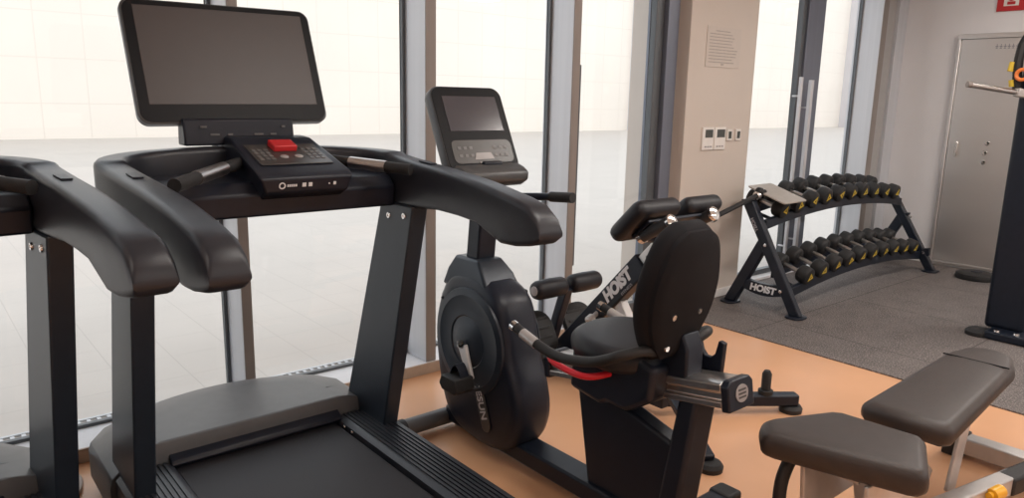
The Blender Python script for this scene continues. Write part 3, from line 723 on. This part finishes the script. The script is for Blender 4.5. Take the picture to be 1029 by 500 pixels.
for nm, amp, yf_, zf, yb_, zb in tiers:
    for (y, z, w, h) in ((yf_, zf, .035, .065), (yb_, zb, .035, .055)):
        rr_ = []
        xs0 = RX0+.04 if y == yf_ else RX0+.20
        for k in range(17):
            x = xs0 + (RX1-.03-xs0)*k/16; zz = z+amp*arch(x)
            yo = y+.02*(x-RX0); rr_.append([(x, yo-w/2, zz-h/2), (x, yo+w/2, zz-h/2), (x, yo+w/2, zz+h/2), (x, yo-w/2, zz+h/2)])
        obj('tier_rail', MB().loft(rr_), 'steel_black', RK, bev=.004)
for nm, amp, yf_, zf, yb_, zb in tiers:
    for x in (RX0+.22, (RX0+RX1)/2, RX1-.06):
        yo = .02*(x-RX0); zz = amp*arch(x)
        obj('tier_strap', MB().bar((x, yf_+yo, zf+zz-.018), (x, yb_+yo, zb+zz-.018), .05, .012), 'steel_black', RK, bev=.002)
# dumbbells
def make_dumbbell(R=.064):
    d = thing('dumbbell', (0, 0, 0), '', 'dumbbell', 'round black dumbbells on the two tier rack')
    prof = [(0, .02), (.001, R*.80), (.010, R*.95), (.020, R), (.070, R), (.085, R*.93), (.092, R*.72)]
    for s in (-1, 1):
        hd = obj('head', MB().lathe((0, s*.060, 0), (0, s, 0), prof, 20), 'rubber', d, ang=45)
        lg = MB(); yy = s*.1525
        tri = [(.036*math.sin(2*PI*k/3+PI), .036*math.cos(2*PI*k/3)) for k in range(3)]
        tin = [(a*.42, b*.42) for a, b in tri]
        rings_ = []
        for k in range(3):
            rings_.append([(tri[k][0], yy, tri[k][1]), (tri[k][0], yy+s*.0015, tri[k][1]), (tin[k][0], yy+s*.0015, tin[k][1]), (tin[k][0], yy, tin[k][1])])
        lg.loft(rings_, closed=True)
        obj('logo', lg, 'yellow', hd)
    obj('handle', MB().lathe((0, -.066, 0), (0, 1, 0), [(0, .013), (.03, .0155), (.066, .017), (.10, .0155), (.132, .013)], 14), 'steel', d)
    return d
proto = make_dumbbell(); proto.rotation_mode = 'YXZ'
ords = ['', 'second ', 'third ', 'fourth ', 'fifth ', 'sixth ', 'seventh ', 'eighth ', 'ninth ', 'tenth ']
first = True
for nm, amp, yf_, zf, yb_, zb in tiers:
    xs = [4.79+.208*k for k in range(10)] if nm == 'upper' else [4.84+.203*k for k in range(10)]
    tilt = math.atan2(zb-zf, yb_-yf_)
    for k, x in enumerate(xs):
        d = proto if first else copy_tree(proto); first = False
        d.location = (x, (yf_+yb_)/2-.005+.02*(x-RX0), (zf+zb)/2+amp*arch(x)+.028+.0525)
        d.rotation_euler = (tilt, random.choice((0, 2.094, 4.189))+random.uniform(-.6, .6), random.uniform(-.02, .02))
        end = 'furthest from the steel cabinet' if k == 0 else ('nearest the steel cabinet' if k == 9 else None)
        if k == 0: d['label'] = 'round black dumbbell at the pillar end of the %s rack tier' % nm
        elif k == 9: d['label'] = 'round black dumbbell at the steel cabinet end of the %s rack tier' % nm
        elif k < 5: d['label'] = 'round black dumbbell, %sfrom the pillar end of the %s rack tier' % (ords[k], nm)
        else: d['label'] = 'round black dumbbell, %sfrom the steel cabinet end of the %s rack tier' % (ords[9-k], nm)
# flat board and short bar resting on the upper tier
tb = MB()
FB = frame((4.80, 2.80, .800), (1, 0, .01), (0, .30, .095))
ol = rrect(.30, .31, .02, 4)
tb.loft([[FB @ Vector((p[0], p[1], z)) for p in ol] for z in (-.005, .005)])
tag(obj('clip_board', tb, 'board', bev=.002), 'flat beige board lying on the dumbbells at the pillar end of the upper tier', 'board')
cbx = thing('weight_bar', (4.33, 2.83, .70), 'black bar with chrome collars lying across the pillar end of the dumbbell rack', 'weight bar')
obj('shaft', MB().tube([(4.03, 2.80, .685), (4.70, 2.84, .815)], .017, 14), 'rubber', cbx)
d_ = Vector((.67, .04, .13)).normalized(); s0 = Vector((4.03, 2.80, .685))
for t in (.0, .56):
    obj('collar', MB().lathe(s0+d_*t, d_, [(0, .022), (.012, .030), (.035, .030), (.045, .022)], 18), 'chrome', cbx)
obj('clamp_knob', MB().lathe(s0+d_*.60, (0, -.2, 1), [(0, .03), (.035, .03), (.05, .018)], 16), 'rubber', cbx)

# ---------------------------------------------------------------- adjustable bench, right foreground
A = thing('adjustable_bench', (2.4, .88, 0), 'dark brown padded adjustable bench with silver frame in the right foreground', 'exercise bench')
# seat pad: flared towards the front
sp_ = [(-.055, -.235), (.155, -.145), (.175, -.125), (.152, .115), (.132, .140), (-.09, .232), (-.12, .236), (-.145, .225), (-.20, .185), (-.20, .165), (-.085, -.215), (-.075, -.23)]
SF = frame((2.105, .905, .420), (1, .0, .0), (0, 1, 0))
pm_ = MB(); pad_mesh(pm_, sp_, .085, SF, e=.42, n=5)
obj('seat', pm_, 'vinyl_brown', A, ang=60)
bp_ = [(-.42, -.140), (.30, -.118), (.41, -.085), (.455, -.03), (.455, .03), (.41, .085), (.30, .118), (-.42, .140), (-.445, .12), (-.445, -.12)]
BF_ = frame((2.915, .925, .405), (1, .047, .02), (-.047, 1, 0)) @ Matrix.Diagonal((1.06, 1.03, 1, 1))
pm_ = MB(); pad_mesh(pm_, bp_, .085, BF_, e=.42, n=5)
bkp = obj('backrest', pm_, 'vinyl_brown', A, ang=60)
obj('seam', MB().box(.235, .239, -.112, .112, .0425, .0478, BF_), 'vinyl', bkp)
obj('seat_plate', MB().box(-.10, .12, -.07, .07, -.056, -.040, SF), 'silver', A, bev=.003)
obj('backrest_rail', MB().box(-.40, .25, -.035, .035, -.080, -.041, BF_), 'silver', A, bev=.004)
obj('main_beam', MB().bar((2.10, .90, .085), (3.05, .722, .080), .06, .07), 'silver', A, bev=.006)
obj('beam_sleeve', MB().bar((2.98, .733, .080), (3.30, .67, .080), .072, .072), 'rubber', A, bev=.012)
obj('seat_post', MB().bar((2.30, .90, .10), (2.20, .90, .38), .07, .08), 'silver', A, bev=.006)
obj('seat_plate_frame', MB().prism([(2.02, .18), (2.34, .18), (2.34, .375), (1.99, .375)], .80, .815, 'y'), 'silver', A, bev=.004)
obj('seat_plate_frame', MB().prism([(2.02, .18), (2.34, .18), (2.34, .375), (1.99, .375)], .99, 1.005, 'y'), 'silver', A, bev=.004)
obj('front_guard', MB().tube(smooth([(2.02, 1.05, .36), (1.985, 1.055, .28), (1.98, 1.05, .16), (1.99, 1.04, .05)], 5), .02, 12), 'rubber', A)
obj('adjust_ladder', MB().bar((2.755, .835, .09), (2.825, .835, .36), .012, .085), 'silver', A, bev=.003)
obj('adjust_ladder', MB().bar((2.755, .965, .09), (2.825, .965, .36), .012, .085), 'silver', A, bev=.003)
obj('support_arm', MB().bar((2.42, .905, .35), (2.72, .915, .12), .05, .07), 'silver', A, bev=.005)
kn = obj('yellow_knob', MB().lathe((2.80, .725, .100), (1, -.17, 0), [(0, .012), (.015, .012), (.016, .022), (.075, .024), (.08, .016)], 18), 'yellow_knob', A)
kn['label'] = 'yellow pull knob'
obj('front_foot', MB().box(2.05, 2.13, .68, 1.12, .02, .09), 'silver', A, bev=.006)
obj('rear_foot', MB().box(3.26, 3.34, .46, 1.02, .02, .09), 'silver', A, bev=.006)
for x, y in ((2.09, .70), (2.09, 1.10), (3.30, .48), (3.30, 1.0)):
    if 1: obj('foot_cap', MB().box(x-.048, x+.048, y-.04, y+.04, 0, .098), 'rubber', A, bev=.008)

# ---------------------------------------------------------------- black cable column at the right edge
C_ = thing('cable_column', (5.42, 1.42, .008), 'tall black cable machine column with angled steel bar at the right edge', 'cable machine')
obj('upright', MB().box(5.265, 5.475, 1.33, 1.550, .05, 2.35), 'steel_black', C_, bev=.03, seg=3)
obj('base_plate', MB().box(5.14, 5.56, 1.12, 1.50, .010, .06), 'steel_black', C_, bev=.01)
obj('foot_pad', MB().lathe((5.205, 1.545, .008), (0, 0, 1), [(0, .078), (.025, .08), (.04, .06)], 24), 'rubber', C_)
for x, y in ((5.17, 1.44), (5.19, 1.34), (5.17, 1.24)): obj('base_bolt', MB().lathe((x, y, .06), (0, 0, 1), [(0, .018), (.012, .016)], 12), 'chrome', C_)
pb = obj('pull_bar', MB().tube([(5.00, 1.735, 1.561), (5.32, 1.47, 1.505)], .0165, 14), 'steel', C_)
obj('bar_cap', MB().tube([(4.992, 1.742, 1.5624), (5.012, 1.725, 1.559)], .018, 14), 'alu_front', pb)
obj('bar_bracket', MB().bar((5.22, 1.55, 1.522), (5.33, 1.46, 1.503), .05, .05), 'silver', C_, bev=.006)
sb = thing('resistance_band', (5.25, 1.56, 1.52), 'yellow and black strap with orange ring hanging on the black column', 'strap')
obj('strap', MB().tube(smooth([(5.285, 1.545, 1.86), (5.268, 1.565, 1.80), (5.258, 1.572, 1.70), (5.262, 1.568, 1.62), (5.27, 1.56, 1.54)], 5), [.026]*21, 8), 'rubber', sb)
for p in (((5.245, 1.598, 1.70), (5.240, 1.604, 1.645)), ((5.248, 1.592, 1.595), (5.252, 1.586, 1.555))):
    obj('yellow_stripe', MB().tube(p, .016, 8), 'yellow', sb)
obj('orange_ring', MB().loft([[(5.232+.011*math.cos(t2), 1.535+(.030+.011*math.sin(t2))*math.cos(t), 1.625+(.030+.011*math.sin(t2))*math.sin(t)) for t2 in [2*PI*j/8 for j in range(8)]] for t in [2*PI*k/20 for k in range(20)]], closed=True), 'orange', sb)

# black disc at the cabinet's foot
wd = thing('rubber_disc', (6.93, 2.17, .008), 'low black round rubber disc lying on the floor below the steel cabinet', 'disc')
obj('disc', MB().lathe((6.95, 2.15, .008), (0, 0, 1), [(0, .15), (.02, .155), (.045, .15), (.055, .12), (.06, .05)], 32), 'rubber', wd)
obj('hub', MB().lathe((6.95, 2.15, .064), (0, 0, 1), [(0, .05), (.012, .045), (.014, .02)], 20), 'steel_black', wd)

# ---------------------------------------------------------------- ceiling lights
def lamp(x, y, w, d, e, lab):
    t = thing('ceiling_light', (x, y, ZC), lab, 'ceiling light', 'ceiling panel lights')
    obj('frame', MB().box(x-w/2-.03, x+w/2+.03, y-d/2-.03, y+d/2+.03, ZC-.03, ZC-.002), 'lamp_frame', t, bev=.004)
    obj('diffuser', MB().box(x-w/2, x+w/2, y-d/2, y+d/2, ZC-.036, ZC-.029), 'lamp', t)
    L = bpy.data.lights.new('panel_light', 'AREA'); L.shape = 'RECTANGLE'; L.size = w; L.size_y = d; L.energy = e; L.color = (1., .95, .90)
    o = bpy.data.objects.new('panel_light', L); COL.objects.link(o); o.location = (x, y, ZC-.04)
for i, x in enumerate((-1.2, 1.8, 4.0, 6.1)):
    for j, y in enumerate((-1.9, .9)):
        lamp(x, y, 1.2, .3, (11 if x < 1 else (19 if x < 3 else 31)), 'white rectangular ceiling panel light, %s row, %s' % ('window side' if j else 'rear', ['left end', 'above the bike', 'above the rubber floor edge', 'by the steel cabinet'][i]))

# ---------------------------------------------------------------- sky, sun, camera
w = bpy.data.worlds.new('world'); S.world = w; w.use_nodes = True
N = w.node_tree.nodes; L = w.node_tree.links
bg = N['Background']
sky = N.new('ShaderNodeTexNoise'); sky.inputs['Scale'].default_value = 1.5
tc = N.new('ShaderNodeTexCoord'); L.new(tc.outputs['Generated'], sky.inputs['Vector'])
rp = N.new('ShaderNodeValToRGB'); rp.color_ramp.elements[0].color = (.86, .91, .97, 1); rp.color_ramp.elements[1].color = (.92, .955, 1., 1)
L.new(sky.outputs[0], rp.inputs[0]); L.new(rp.outputs[0], bg.inputs[0]); bg.inputs[1].default_value = 1.74

cam = bpy.data.cameras.new('camera'); co_ = bpy.data.objects.new('camera', cam); COL.objects.link(co_)
f_px, pitch, roll, yaw, CH = 742., math.radians(11.5), math.radians(1.25), math.radians(50.), 1.42
cam.sensor_fit = 'HORIZONTAL'; cam.sensor_width = 36; cam.lens = 36*f_px/1029
fw = Vector((math.cos(yaw)*math.cos(pitch), math.sin(yaw)*math.cos(pitch), -math.sin(pitch)))
rt = Vector((math.sin(yaw), -math.cos(yaw), 0)); upv = rt.cross(fw)
r2 = rt*math.cos(roll)+upv*math.sin(roll); u2 = -rt*math.sin(roll)+upv*math.cos(roll)
mw = Matrix((r2, u2, -fw)).transposed().to_4x4(); mw.translation = (0, 0, CH)
co_.matrix_world = mw; cam.clip_start = .02; cam.clip_end = 300
S.camera = co_
S.view_settings.view_transform = 'Standard'; S.view_settings.look = 'None'
S.view_settings.exposure = 0; S.view_settings.gamma = 1; S.view_settings.use_curve_mapping = False
S.cycles.max_bounces = 8
